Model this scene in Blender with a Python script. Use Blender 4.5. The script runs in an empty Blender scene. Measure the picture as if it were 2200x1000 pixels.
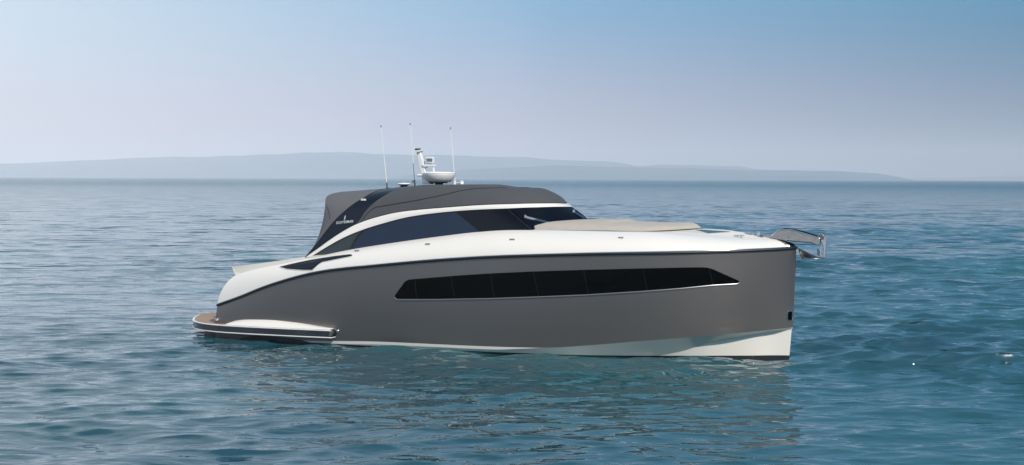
import bpy, bmesh, math, random
import numpy as np
from mathutils import Vector, Matrix
from mathutils.bvhtree import BVHTree
random.seed(7)
R = math.radians
C = bpy.context.scene.collection
sc = bpy.context.scene

# ------------------------------------------------------------------ camera
F, CAM_H = 2900.0, 4.386            # focal length in pixels of the 2200 px frame, eye height over the water
PITCH, ROLL = math.atan(116.0 / F), R(0.208)
cd = bpy.data.cameras.new('camera'); cam = bpy.data.objects.new('camera', cd); C.objects.link(cam)
cd.sensor_width = 36; cd.lens = F / 2200 * 36; cd.clip_start = 0.1; cd.clip_end = 60000
CR = Matrix.Rotation(math.pi / 2 - PITCH, 3, 'X') @ Matrix.Rotation(ROLL, 3, 'Z')
cam.matrix_world = Matrix.Translation((0, 0, CAM_H)) @ CR.to_4x4()
sc.camera = cam

# ------------------------------------------------------------------ light
SUN_EL, SUN_AZ = 42, 149            # azimuth clockwise from +Y (the viewing direction)
EXPOSURE = 0.0
SKY_K, SUN_K = 0.12, 4.2
sc.view_settings.view_transform = 'Standard'; sc.view_settings.look = 'None'
sc.view_settings.gamma = 1; sc.view_settings.exposure = EXPOSURE
sd = Vector((math.sin(R(SUN_AZ)) * math.cos(R(SUN_EL)), math.cos(R(SUN_AZ)) * math.cos(R(SUN_EL)), math.sin(R(SUN_EL))))
sl = bpy.data.lights.new('sun', 'SUN'); sl.energy = SUN_K; sl.angle = R(0.5); sl.color = (1, .94, .85)
so = bpy.data.objects.new('sun', sl); C.objects.link(so)
so.rotation_euler = (-sd).to_track_quat('-Z', 'Y').to_euler()

w = bpy.data.worlds.new('World'); sc.world = w; w.use_nodes = True
nt = w.node_tree; nt.nodes.clear(); N = nt.nodes.new; L = nt.links.new
wo = N('ShaderNodeOutputWorld'); bg = N('ShaderNodeBackground'); L(bg.outputs[0], wo.inputs[0])
sky = N('ShaderNodeTexSky'); sky.sky_type = 'NISHITA'; sky.sun_disc = False
sky.sun_elevation = R(SUN_EL); sky.sun_rotation = R(SUN_AZ); sky.air_density = 1.0; sky.dust_density = 0.6; sky.ozone_density = 1.0
tc = N('ShaderNodeTexCoord'); sx = N('ShaderNodeSeparateXYZ'); L(tc.outputs['Generated'], sx.inputs[0])
def lin(c):
    c = [v / 255 for v in c]
    return tuple((v / 12.92 if v <= .04045 else ((v + .055) / 1.055) ** 2.4) for v in c) + (1,)
def ramp(stops, src):
    r = N('ShaderNodeValToRGB'); r.color_ramp.interpolation = 'B_SPLINE' if len(stops) > 4 else 'EASE'
    e = r.color_ramp.elements
    for i, (p, c) in enumerate(stops):
        el = e[i] if i < 2 else e.new(p)
        el.position = p; el.color = lin(c)
    L(src, r.inputs[0]); return r.outputs[0]
mr = N('ShaderNodeMapRange'); mr.inputs[1].default_value = 0; mr.inputs[2].default_value = 0.30; L(sx.outputs[2], mr.inputs[0])
SKY_L = [(0.0, (242, 228, 240)), (.12, (232, 226, 240)), (.26, (226, 238, 252)), (.42, (220, 240, 255)), (1.0, (214, 228, 244))]
SKY_M = [(0.0, (196, 184, 208)), (.14, (188, 186, 212)), (.28, (160, 184, 216)), (.42, (118, 180, 222)), (1.0, (146, 184, 218))]
SKY_R = [(0.0, (84, 98, 128)), (.14, (84, 112, 146)), (.28, (60, 124, 162)), (.42, (0, 132, 176)), (1.0, (90, 150, 190))]
cl, cm_, cr_ = (ramp(s, mr.outputs[0]) for s in (SKY_L, SKY_M, SKY_R))
def mix(a, b, f):
    m = N('ShaderNodeMix'); m.data_type = 'RGBA'; L(f, m.inputs[0]); L(a, m.inputs[6]); L(b, m.inputs[7]); return m.outputs[2]
def mrange(src, a, b, smooth=True):
    m = N('ShaderNodeMapRange'); m.interpolation_type = 'SMOOTHSTEP' if smooth else 'LINEAR'
    m.inputs[1].default_value = a; m.inputs[2].default_value = b; L(src, m.inputs[0]); return m.outputs[0]
low = mix(mix(cl, cm_, mrange(sx.outputs[0], -.40, .03, False)), cr_, mrange(sx.outputs[0], .0, .38, False))
hi = N('ShaderNodeVectorMath'); hi.operation = 'SCALE'; hi.inputs['Scale'].default_value = SKY_K; L(sky.outputs[0], hi.inputs[0])
L(mix(low, hi.outputs[0], mrange(sx.outputs[2], .5, .95)), bg.inputs[0]); bg.inputs[1].default_value = 1.0

# ------------------------------------------------------------------ materials
def mat(name, col, rough=.4, metal=0, coat=0, spec=.5, vary=0, scale=3, bump=0, bscale=200, **kw):
    m = bpy.data.materials.new(name); m.use_nodes = True; t = m.node_tree; b = t.nodes['Principled BSDF']
    b.inputs['Base Color'].default_value = (*col, 1); b.inputs['Roughness'].default_value = rough
    b.inputs['Metallic'].default_value = metal; b.inputs['Coat Weight'].default_value = coat
    b.inputs['Coat Roughness'].default_value = .03; b.inputs['Specular IOR Level'].default_value = spec
    for k, v in kw.items(): b.inputs[k].default_value = v
    tc = t.nodes.new('ShaderNodeTexCoord')
    if vary:
        n = t.nodes.new('ShaderNodeTexNoise'); n.inputs['Scale'].default_value = scale; n.inputs['Detail'].default_value = 5
        t.links.new(tc.outputs['Object'], n.inputs['Vector'])
        x = t.nodes.new('ShaderNodeMix'); x.data_type = 'RGBA'
        x.inputs[6].default_value = (*[c * (1 - vary) for c in col], 1); x.inputs[7].default_value = (*[min(1, c * (1 + vary)) for c in col], 1)
        t.links.new(n.outputs['Fac'], x.inputs[0]); t.links.new(x.outputs[2], b.inputs['Base Color'])
    if bump:
        n = t.nodes.new('ShaderNodeTexNoise'); n.inputs['Scale'].default_value = bscale; n.inputs['Detail'].default_value = 3
        t.links.new(tc.outputs['Object'], n.inputs['Vector'])
        u = t.nodes.new('ShaderNodeBump'); u.inputs['Strength'].default_value = bump; u.inputs['Distance'].default_value = .01
        t.links.new(n.outputs['Fac'], u.inputs['Height']); t.links.new(u.outputs[0], b.inputs['Normal'])
    return m
M = dict(
    hull=mat('grey_metallic_paint', (.22, .20, .193), .5, .88, .7, vary=.12, scale=.35),
    white=mat('white_gelcoat', (.775, .74, .69), .28, 0, .5, vary=.02, scale=1.2),
    cream=mat('cream_gelcoat', (.56, .54, .49), .4, 0, .2, vary=.03),
    deck=mat('pale_nonslip', (.62, .60, .56), .6, vary=.04, scale=6, bump=.15, bscale=120),
    canvas=mat('grey_canvas', (.062, .065, .072), .85, vary=.10, scale=2.2, bump=.25, bscale=60),
    canvas2=mat('aft_grey_canvas', (.108, .108, .118), .85, vary=.10, scale=2.0, bump=.3, bscale=14),
    navy=mat('dark_navy_panel', (.006, .010, .020), .35, 0, 0, spec=.3),
    black=mat('black_rubber', (.012, .012, .014), .45),
    seam=mat('dark_seam', (.02, .021, .024), .7),
    glass=mat('blue_reflection_glass', (.002, .012, .036), .03, 0, 0, spec=.5),  # blue of the reflected sky put into the base colour
    glassb=mat('black_glass', (.002, .002, .002), .06, spec=.12),
    glassw=mat('windscreen_glass', (.002, .003, .007), .04, spec=.3),
    glassq=mat('smoky_quarter_glass', (.02, .028, .034), .15, spec=.6),
    hatch=mat('blue_hatch_glass', (.03, .07, .11), .08, spec=.8),
    chrome=mat('polished_steel', (.72, .72, .74), .08, 1),
    steel=mat('dull_steel', (.26, .25, .235), .3, 1, vary=.2, scale=9),
    pad=mat('beige_cover_cloth', (.41, .375, .325), .9, vary=.08, scale=3, bump=.6, bscale=7),
    plastic=mat('white_plastic', (.80, .79, .77), .35),
    anti=mat('dark_antifouling', (.018, .02, .024), .5),
    lens=mat('lamp_lens', (.12, .16, .19), .15, spec=.8),
    cheek=mat('brushed_steel', (.50, .485, .45), .22, .9, vary=.25, scale=7),
    letter=mat('silver_lettering', (.62, .64, .66), .4),
)
# bottom paint: white above the boot line, dark antifouling below it
bp = mat('bottom_paint', (.80, .76, .69), .3, coat=.3); t = bp.node_tree; b = t.nodes['Principled BSDF']
tcn = t.nodes.new('ShaderNodeTexCoord'); s = t.nodes.new('ShaderNodeSeparateXYZ'); t.links.new(tcn.outputs['Object'], s.inputs[0])
g = t.nodes.new('ShaderNodeMath'); g.operation = 'GREATER_THAN'; g.inputs[1].default_value = .03; t.links.new(s.outputs[2], g.inputs[0])
x = t.nodes.new('ShaderNodeMix'); x.data_type = 'RGBA'; x.inputs[6].default_value = (.02, .022, .026, 1); x.inputs[7].default_value = (.80, .76, .69, 1)
t.links.new(g.outputs[0], x.inputs[0]); t.links.new(x.outputs[2], b.inputs['Base Color'])
M['bottom'] = bp
# teak: narrow planks with dark caulking
tk = mat('teak', (.36, .22, .13), .6); t = tk.node_tree; b = t.nodes['Principled BSDF']
tcn = t.nodes.new('ShaderNodeTexCoord'); br = t.nodes.new('ShaderNodeTexBrick'); t.links.new(tcn.outputs['Object'], br.inputs['Vector'])
br.inputs['Color1'].default_value = (.40, .25, .15, 1); br.inputs['Color2'].default_value = (.30, .19, .12, 1); br.inputs['Mortar'].default_value = (.03, .03, .03, 1)
br.inputs['Scale'].default_value = 1; br.inputs['Brick Width'].default_value = 1.6; br.inputs['Row Height'].default_value = .055; br.inputs['Mortar Size'].default_value = .004
t.links.new(br.outputs['Color'], b.inputs['Base Color']); M['teak'] = tk

# ------------------------------------------------------------------ helpers
YAW = R(20)
BM = Matrix.Translation(Vector((-.5, 36, 0)) - 8 * Vector((math.cos(YAW), -math.sin(YAW), 0))) @ Matrix.Rotation(-YAW, 4, 'Z')
BI = BM.inverted()
LC = BI @ Vector((0, 0, CAM_H)); BR = BI.to_3x3()
def ray(px, py):
    return (BR @ (CR @ Vector(((px - 1100) / F, -(py - 500) / F, -1)))).normalized()
def P(px, py, y=0.0):               # measured picture point + its known distance from the boat's centreline -> metres on the boat
    d = ray(px, py); k = (y - LC.y) / d.y
    return LC + d * k

def empty(name, parent=None, loc=(0, 0, 0)):
    o = bpy.data.objects.new(name, None); C.objects.link(o); o.location = loc; o.parent = parent; o.empty_display_size = .3; return o
def tag(o, label=None, cat=None, group=None, kind=None):
    for k, v in (('label', label), ('category', cat), ('group', group), ('kind', kind)):
        if v: o[k] = v
    return o
TWIN = {}
def finish(name, bm, m, parent, sharp=35, merge=1e-4):
    ys_ = [v.co.y for v in bm.verts]
    if parent is not None and min(ys_) < -.02 and max(ys_) > .02 and not any(min(v.co.y for v in f.verts) < 5e-3 and max(v.co.y for v in f.verts) > -5e-3 for f in bm.faces):
        b2_ = bm.copy()                       # port and starboard pieces are objects of their own
        for q, s_ in ((bm, 1), (b2_, -1)): bmesh.ops.delete(q, geom=[v for v in q.verts if v.co.y * s_ > 0], context='VERTS')
        o = finish(name, bm, m, parent, sharp, merge); TWIN[o.name] = finish(name, b2_, m, parent, sharp, merge); return o
    if merge: bmesh.ops.remove_doubles(bm, verts=bm.verts, dist=merge)
    bmesh.ops.recalc_face_normals(bm, faces=bm.faces)
    for f in bm.faces: f.smooth = True
    for e in bm.edges:
        if len(e.link_faces) == 2 and e.calc_face_angle(0) > R(sharp): e.smooth = False
    me = bpy.data.meshes.new(name); bm.to_mesh(me); bm.free()
    o = bpy.data.objects.new(name, me); C.objects.link(o); o.parent = parent
    if m: me.materials.append(M[m] if isinstance(m, str) else m)
    return o
def grid(bm, g, mirror=False, flip=False):
    for s in ((1, -1) if mirror else (1,)):
        vs = [[bm.verts.new((p[0], p[1] * s, p[2])) for p in row] for row in g]
        for i in range(len(vs) - 1):
            for j in range(len(vs[0]) - 1):
                q = [vs[i][j], vs[i + 1][j], vs[i + 1][j + 1], vs[i][j + 1]]
                c = [Vector(v.co) for v in q]
                if len({tuple(round(a, 5) for a in k) for k in c}) < 3: continue
                try: bm.faces.new(q)
                except ValueError: pass
def shell(name, grids, m, parent, mirror=True, thick=0, sharp=35, offset=1):
    bm = bmesh.new()
    for g in grids: grid(bm, g, mirror)
    o = finish(name, bm, m, parent, sharp)
    for o_ in ((o, TWIN.get(o.name)) if thick else ()):
        if o_ is None: continue
        md = o_.modifiers.new('solid', 'SOLIDIFY'); md.thickness = thick; md.offset = -offset
    return o
def pchip(x, y, xi):
    x, y = np.asarray(x, float), np.asarray(y, float); h = np.diff(x); d = np.diff(y) / h; n = len(x)
    if n == 2: return y[0] + (xi - x[0]) * d[0]
    m = np.zeros(n)
    for i in range(1, n - 1):
        if d[i - 1] * d[i] > 0:
            w1, w2 = 2 * h[i] + h[i - 1], h[i] + 2 * h[i - 1]; m[i] = (w1 + w2) / (w1 / d[i - 1] + w2 / d[i])
    m[0] = 1.5 * d[0] - .5 * m[1]; m[-1] = 1.5 * d[-1] - .5 * m[-2]
    xi = np.clip(xi, x[0], x[-1]); k = np.clip(np.searchsorted(x, xi, side='right') - 1, 0, n - 2); t = (xi - x[k]) / h[k]
    return ((2 * t**3 - 3 * t**2 + 1) * y[k] + (t**3 - 2 * t**2 + t) * h[k] * m[k] + (-2 * t**3 + 3 * t**2) * y[k + 1] + (t**3 - t**2) * h[k] * m[k + 1])
def curve(pts, n, ts=None, raw=False):     # smooth resampling of a 3-D polyline, by chord length
    q = [Vector(p) if raw else P(*p) for p in pts]
    s = [0.0]
    for a, b_ in zip(q, q[1:]): s.append(s[-1] + max(1e-6, (b_ - a).length))
    s = np.array(s) / s[-1]; ts = np.linspace(0, 1, n) if ts is None else np.asarray(ts)
    c = [pchip(s, [v[k] for v in q], ts) for k in range(3)]
    return [Vector((c[0][i], c[1][i], c[2][i])) for i in range(len(ts))]
def curve2(pts, n):                         # the same for plain 2-D points
    q = [Vector((p[0], p[1], 0)) for p in pts]; s = [0.0]
    for a, b_ in zip(q, q[1:]): s.append(s[-1] + (b_ - a).length)
    s = np.array(s) / s[-1]; ts = np.linspace(0, 1, n)
    return list(zip(np.interp(ts, s, [v.x for v in q]), np.interp(ts, s, [v.y for v in q])))
def ruled(a, b_, m, bulge=None):
    out = []
    for p, q in zip(a, b_):
        row = []
        for j in range(m + 1):
            t_ = j / m; v = p.lerp(q, t_)
            if bulge: v = v + Vector(bulge) * math.sin(math.pi * t_)
            row.append(v)
        out.append(row)
    return out
def tube(bm, pts, r, seg=8, mirror=False, r2=None, caps=True):
    pts = [Vector(p) for p in pts]; n = len(pts)
    for s in ((1, -1) if mirror else (1,)):
        rings = []; up = Vector((0, 0, 1))
        for i, p in enumerate(pts):
            tdir = (pts[min(i + 1, n - 1)] - pts[max(i - 1, 0)]).normalized()
            a = tdir.cross(up)
            if a.length < 1e-3: a = tdir.cross(Vector((1, 0, 0)))
            a.normalize(); b_ = a.cross(tdir).normalized()
            rr = r + ((r2 if r2 is not None else r) - r) * i / max(1, n - 1)
            ring = [p + (a * math.cos(k * 2 * math.pi / seg) + b_ * math.sin(k * 2 * math.pi / seg)) * rr for k in range(seg)]
            rings.append([bm.verts.new((v.x, v.y * s, v.z)) for v in ring])
        for i in range(n - 1):
            for k in range(seg): bm.faces.new((rings[i][k], rings[i][(k + 1) % seg], rings[i + 1][(k + 1) % seg], rings[i + 1][k]))
        if caps: bm.faces.new(rings[0]); bm.faces.new(rings[-1][::-1])
def tubeobj(name, pts, r, m, parent, **k):
    bm = bmesh.new(); tube(bm, pts, r, **k); return finish(name, bm, m, parent, merge=0)
def prism(bm, poly, y0, y1):                # polygon of local (x, z) points given thickness in y
    a = [bm.verts.new((p[0], y0, p[1])) for p in poly]; c = [bm.verts.new((p[0], y1, p[1])) for p in poly]
    bm.faces.new(a); bm.faces.new(c[::-1])
    for i in range(len(a)): bm.faces.new((a[i], c[i], c[(i + 1) % len(a)], a[(i + 1) % len(a)]))
def bevel(o, wd=.01, seg=2, ang=35):
    md = o.modifiers.new('bevel', 'BEVEL'); md.width = wd; md.segments = seg; md.limit_method = 'ANGLE'; md.angle_limit = R(ang); return o
def pprism(name, pix, y0, y1, m, parent, bv=.006):   # the same with the outline measured in the picture at y0
    bm = bmesh.new(); q = [P(px, py, y0) for px, py in pix]; prism(bm, [(v.x, v.z) for v in q], y0, y1)
    o = finish(name, bm, m, parent, merge=0)
    return bevel(o, bv) if bv else o
def box(bm, c, s, rot=None):
    vs = bmesh.ops.create_cube(bm, size=1)['verts']
    mt = Matrix.Translation(c) @ (rot.to_4x4() if rot else Matrix.Identity(4)) @ Matrix.Diagonal((*s, 1))
    bmesh.ops.transform(bm, matrix=mt, verts=vs)
def lathe(bm, prof, c, seg=32, rot=None):   # prof: (r, z)
    c = Vector(c); rings = []
    for r_, z in prof:
        ring = []
        for k in range(seg):
            v = Vector((r_ * math.cos(2 * math.pi * k / seg), r_ * math.sin(2 * math.pi * k / seg), z))
            if rot: v = rot @ v
            ring.append(bm.verts.new(c + v))
        rings.append(ring)
    for i in range(len(rings) - 1):
        for k in range(seg): bm.faces.new((rings[i][k], rings[i][(k + 1) % seg], rings[i + 1][(k + 1) % seg], rings[i + 1][k]))
    bm.faces.new(rings[0][::-1]); bm.faces.new(rings[-1])
def bvh(*objs):
    vs, fs = [], []
    for o in objs:
        k = len(vs); vs += [v.co.copy() for v in o.data.vertices]; fs += [[i + k for i in p.vertices] for p in o.data.polygons]
    return BVHTree.FromPolygons(vs, fs)
def hit(tree, px, py, off=0.0):
    d = ray(px, py); loc, nor, i, dist = tree.ray_cast(LC, d)
    if loc is None:
        loc, nor, i, dist = tree.find_nearest(P(px, py, -2))
    if nor.dot(d) > 0: nor = -nor
    return loc + nor * off
def strip_on(name, tree, top, bot, n, m_, off, mt, parent, mirror=True, thick=0):
    a, b_ = curve2(top, n), curve2(bot, n); g = []
    for (x0, y0), (x1, y1) in zip(a, b_):
        g.append([hit(tree, x0 + (x1 - x0) * j / m_, y0 + (y1 - y0) * j / m_, off) for j in range(m_ + 1)])
    return shell(name, [g], mt, parent, mirror, thick)

# ------------------------------------------------------------------ sea
def sea():
    xs = list(np.arange(-46, 46.01, .12)); step = .12
    for _ in range(200):
        step *= 1.13; xs.append(xs[-1] + step); xs.insert(0, xs[0] - step)
        if xs[-1] > 14000: break
    ys = [14.0]
    while ys[-1] < 19999:
        y = ys[-1]; ys.append(min(20000, y + .042 * (max(y, 20) / 20) ** (1.5 if y < 500 else 2.0)))
    back = [13.5, 12, 8, 0, -20, -80, -300, -1000, -3000]; ys = back[::-1] + ys
    xs, ys = np.array(xs), np.array(ys); X, Y = np.meshgrid(xs, ys)
    dy = np.gradient(ys)[:, None] * np.ones_like(X); dx = np.gradient(xs)[None, :] * np.ones_like(X)
    Z = np.zeros_like(X); DX = np.zeros_like(X); DY = np.zeros_like(X)
    rng = np.random.default_rng(11)
    patch = np.zeros_like(X)
    for k in range(9):
        lam = rng.uniform(14, 60); th = rng.uniform(0, math.pi); patch += np.sin((X * math.cos(th) * .6 + Y * math.sin(th)) * 2 * math.pi / lam + rng.uniform(0, 6.28))
    mod = np.clip(1 + .16 * patch, .5, 1.6) * (.84 + .34 * np.tanh((X + 1) / 8))
    for k in range(110):
        lam = .32 * (8.5 / .32) ** (k / 109) * rng.uniform(.9, 1.1)
        th = math.pi / 2 + rng.normal(0, .40)
        slope = .022 * (1.15 if 1.2 < lam < 3.2 else 1.85 if lam <= 1.2 else .32)
        a = slope * lam / (2 * math.pi) * rng.uniform(.6, 1.4)
        kx, ky = math.cos(th) * 2 * math.pi / lam, math.sin(th) * 2 * math.pi / lam
        res = np.clip(lam / (3.2 * np.maximum(dy * abs(math.sin(th)), dx * abs(math.cos(th)) + 1e-9)) - .6, 0, 1)
        ph = X * kx + Y * ky + rng.uniform(0, 6.28)
        Z += a * res * mod * np.sin(ph)
        q = 1.5 * a * res * mod * np.cos(ph); DX += q * math.cos(th); DY += q * math.sin(th)
    X2, Y2 = X + DX, Y + DY
    co = np.stack([X2, Y2, Z], -1).reshape(-1, 3); nr, nc = X.shape
    i = np.arange(nr - 1)[:, None] * nc + np.arange(nc - 1)[None, :]
    fc = np.stack([i, i + 1, i + nc + 1, i + nc], -1).reshape(-1, 4)
    me = bpy.data.meshes.new('sea'); me.vertices.add(len(co)); me.vertices.foreach_set('co', co.ravel().astype(np.float32))
    me.loops.add(fc.size); me.loops.foreach_set('vertex_index', fc.ravel().astype(np.int32))
    me.polygons.add(len(fc)); me.polygons.foreach_set('loop_start', (np.arange(len(fc)) * 4).astype(np.int32))
    me.polygons.foreach_set('use_smooth', np.ones(len(fc), bool))
    me.update(); me.validate()
    o = bpy.data.objects.new('sea', me); C.objects.link(o); tag(o, kind='structure')
    m = bpy.data.materials.new('sea_water'); m.use_nodes = True; t = m.node_tree; b = t.nodes['Principled BSDF']; me.materials.append(m)
    n_ = t.nodes.new; l_ = t.links.new
    geo = n_('ShaderNodeNewGeometry')
    b.inputs['IOR'].default_value = 1.62; b.inputs['Specular IOR Level'].default_value = .8
    nn = n_('ShaderNodeTexNoise'); nn.inputs['Scale'].default_value = .05; nn.inputs['Detail'].default_value = 2
    l_(geo.outputs['Position'], nn.inputs['Vector'])
    cx = n_('ShaderNodeMix'); cx.data_type = 'RGBA'; cx.inputs[6].default_value = WATER_A; cx.inputs[7].default_value = WATER_B
    mm = n_('ShaderNodeMapRange'); mm.inputs[1].default_value = .35; mm.inputs[2].default_value = .65; l_(nn.outputs['Fac'], mm.inputs[0]); l_(mm.outputs[0], cx.inputs[0])
    l_(cx.outputs[2], b.inputs['Base Color'])
    # distance from the place itself (the boat's mooring spot)
    vm = n_('ShaderNodeVectorMath'); vm.operation = 'LENGTH'; l_(geo.outputs['Position'], vm.inputs[0])
    rg = n_('ShaderNodeMapRange'); rg.inputs[1].default_value = 60; rg.inputs[2].default_value = 900; rg.inputs[3].default_value = .02; rg.inputs[4].default_value = .25; l_(vm.outputs['Value'], rg.inputs[0]); l_(rg.outputs[0], b.inputs['Roughness'])
    # small ripples, stretched along the crests
    prev = None
    for sc_, st, dist, det in (((.6, 1.8, 1), .8, .12, 1.5), ((2.0, 5.0, 1), .95, .025, 1), ((6.0, 13.0, 1), .35, .008, 0), ((.15, .30, 1), .9, .9, 3)):
        mp = n_('ShaderNodeMapping'); mp.inputs['Scale'].default_value = sc_; l_(geo.outputs['Position'], mp.inputs['Vector'])
        ns = n_('ShaderNodeTexNoise'); ns.inputs['Scale'].default_value = 1.0; ns.inputs['Detail'].default_value = det; l_(mp.outputs[0], ns.inputs['Vector'])
        bu = n_('ShaderNodeBump'); bu.inputs['Strength'].default_value = st; bu.inputs['Distance'].default_value = dist; hsrc = ns.outputs['Fac']
        if dist == .9:                      # sparse steep wavelets on an otherwise smooth sea
            hm = n_('ShaderNodeMapRange'); hm.interpolation_type = 'SMOOTHSTEP'; hm.inputs[1].default_value = .48; hm.inputs[2].default_value = .78; l_(ns.outputs['Fac'], hm.inputs[0]); hsrc = hm.outputs[0]
        l_(hsrc, bu.inputs['Height'])
        if prev: l_(prev, bu.inputs['Normal'])
        if dist == .9:
            fr = n_('ShaderNodeMapRange'); fr.inputs[1].default_value = 34; fr.inputs[2].default_value = 100; fr.inputs[3].default_value = 0; fr.inputs[4].default_value = .8
            l_(vm.outputs['Value'], fr.inputs[0]); l_(fr.outputs[0], bu.inputs['Strength'])
        prev = bu.outputs[0]
    l_(prev, b.inputs['Normal'])
    return o
WATER_A, WATER_B = (.012, .055, .082, 1), (.018, .086, .100, 1)
sea()

# ------------------------------------------------------------------ far shore
def hills(name, dist, sil, depth, seed, col, label=None):
    rng = np.random.default_rng(seed); n = 260
    px = np.linspace(sil[0][0], sil[-1][0], n); py = np.interp(px, [s_[0] for s_ in sil], [s_[1] for s_ in sil])
    hor = 384 + (px - 1100) * 8 / 2200
    X = (px - 1100) / F * dist; H = np.maximum(0, (hor - py) / F * dist + CAM_H * .0)
    nz = sum(np.sin(X / lam * 6.28 + rng.uniform(0, 6)) * lam * .0022 for lam in (900, 520, 310, 170, 95, 60))
    H = np.maximum(0, H + nz * np.clip(H / 60, 0, 1))
    rows = [(0, -3, 0), (.12, .22, .3), (.3, .5, 1), (.55, .8, 1), (.8, .95, .6), (1.0, 1.0, 0), (1.3, .8, 0), (2, -.02, 0)]
    bm = bmesh.new(); g = []
    for i in range(n):
        r_ = []
        for k, (d, hh, w_) in enumerate(rows):
            z = -3 if hh in (-3, -.02) else H[i] * hh + w_ * math.sin(X[i] / 130 + k * 1.7) * .05 * H[i]
            r_.append((X[i] * (1 + (d - 1) * depth / dist), dist + (d - 1) * depth + math.sin(X[i] / 400 + k) * 60, z - .5))
        g.append(r_)
    grid(bm, g); o = finish(name, bm, mat(name + '_scrub_and_haze', col, .95, vary=.3, scale=.004), None, sharp=180)
    tag(o, label, kind='structure'); return o
hills('hills', 12500, [(-260, 352), (0, 352), (50, 350), (112, 347), (198, 343), (313, 338), (420, 336.5), (512, 335), (600, 331), (656, 326.5), (700, 327), (760, 328), (830, 330), (900, 333), (1000, 334), (1100, 337.5), (1200, 343), (1245, 344), (1291, 345.5), (1330, 350), (1368, 357), (1418, 352.5), (1473, 353.6), (1530, 356), (1591, 357), (1618, 362), (1700, 366), (1900, 385)], 2600, 3, (.10, .18, .25))  # pale blue of the distant air is painted into the base colour
hills('headland', 8800, [(820, 384), (900, 372), (1000, 364), (1100, 358), (1200, 355), (1350, 358), (1480, 361), (1609, 364), (1700, 364.5), (1791, 366.5), (1882, 372.5), (1925, 379), (1960, 386.5)], 1500, 5, (.09, .17, .24))  # haze blue mixed into this base colour too
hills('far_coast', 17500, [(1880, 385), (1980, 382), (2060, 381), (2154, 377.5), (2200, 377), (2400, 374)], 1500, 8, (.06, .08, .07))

# ------------------------------------------------------------------ the boat
boat = empty('motor_yacht'); boat.matrix_world = BM
tag(boat, 'grey and white motor yacht with grey canvas top and long black hull window, nearest boat', 'motor yacht')
NU = 90
u_ = np.linspace(0, 1, NU); u_ = 1 - (1 - u_) ** 1.25        # denser towards the bow
RAIL = [(467, 656, -2.08), (515, 639, -2.14), (568, 617.6, -2.2), (616, 602, -2.24), (664, 589.5, -2.28), (712, 581, -2.3), (800, 572, -2.34), (940, 559.6, -2.36), (1060, 552.4, -2.36), (1180, 548.6, -2.32), (1300, 545.9, -2.2), (1380, 544.8, -2.03), (1460, 543.4, -1.77), (1530, 541.6, -1.45), (1586, 539.7, -1.13), (1640, 537.5, -.75), (1680, 535.5, -.41), (1703, 533.8, -.15), (1711, 532.6, 0)]
CHINE = [(463, 728, -2.0), (600, 731, -2.04), (715, 733, -2.08), (820, 734.7, -2.12), (1038, 744.4, -2.16), (1165, 747.6, -2.1), (1260, 742.7, -1.98), (1380, 733, -1.72), (1480, 725.6, -1.36), (1580, 716.6, -.86), (1650, 709.6, -.4), (1690, 705.2, -.12), (1704, 704, 0)]
rail = curve(RAIL, 0, u_); chine = curve(CHINE, 0, u_)
side = []
for p, q in zip(rail, chine):
    row = []
    for j in range(9):
        t_ = j / 8; v = p.lerp(q, t_); v.y -= .05 * math.sin(math.pi * t_) * min(1, abs(v.y)); row.append(v)
    side.append(row)
transom = [[Vector((p.x, p.y * (1 - 2 * k / 6), p.z)) for p in side[0]] for k in range(7)]
bm = bmesh.new(); grid(bm, side, True); grid(bm, transom)
hull = finish('hull', bm, 'hull', boat)
# boot strip, chine flat and bottom
xs_c = [v.x for v in chine]
CI_far = [(1464, 755.6, -1.09), (1504, 743, -.96), (1546, 733, -.76), (1620, 720.6, -.40), (1665, 713, -.13), (1701, 708, 0)]
ci = [P(*p) for p in CI_far]
aft = [(chine[0].x, -1.85, -.32), (6, -1.88, -.32), (9, -1.82, -.3), (10.6, -1.72, -.25), (11.8, -1.49, -.13), (12.5, -1.32, -.03)]
ci_all = [Vector(p) for p in aft] + ci
cix = [p.x for p in ci_all]
inner, strip_b, keel = [], [], []
x1165 = P(1165, 747, -2.1).x
for v in chine:
    xx = min(v.x, cix[-1]); k = max(0, min(1, (x1165 - v.x) / 3.0)); k = min(1, k * 2.5) if v.x < x1165 else 0
    strip_b.append(Vector((v.x, v.y + .015 * k, v.z - .075 * k)))
    inner.append(Vector((xx, float(pchip(cix, [p.y for p in ci_all], np.array([xx]))[0]), min(v.z - .012, float(pchip(cix, [p.z for p in ci_all], np.array([xx]))[0])))))
stem_low = P(1692, 770, 0)
for v in inner: keel.append(Vector((min(v.x, stem_low.x + (v.x - cix[-1]) * .9), v.y * .72, -.55)))
inner[-1].y = 0; keel[-1].y = 0
bm = bmesh.new()
grid(bm, ruled(chine, strip_b, 1), True); grid(bm, ruled(strip_b, inner, 2), True)
grid(bm, ruled(inner, keel, 5), True); grid(bm, [[v, Vector((v.x, 0, -.75))] for v in keel], True)
grid(bm, [[Vector((chine[0].x, s_ * v.y, v.z)) for s_ in (1, .5, 0, -.5, -1)] for v in (chine[0], strip_b[0], inner[0], keel[0])])
finish('hull_bottom', bm, 'bottom', boat, 9)
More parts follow.
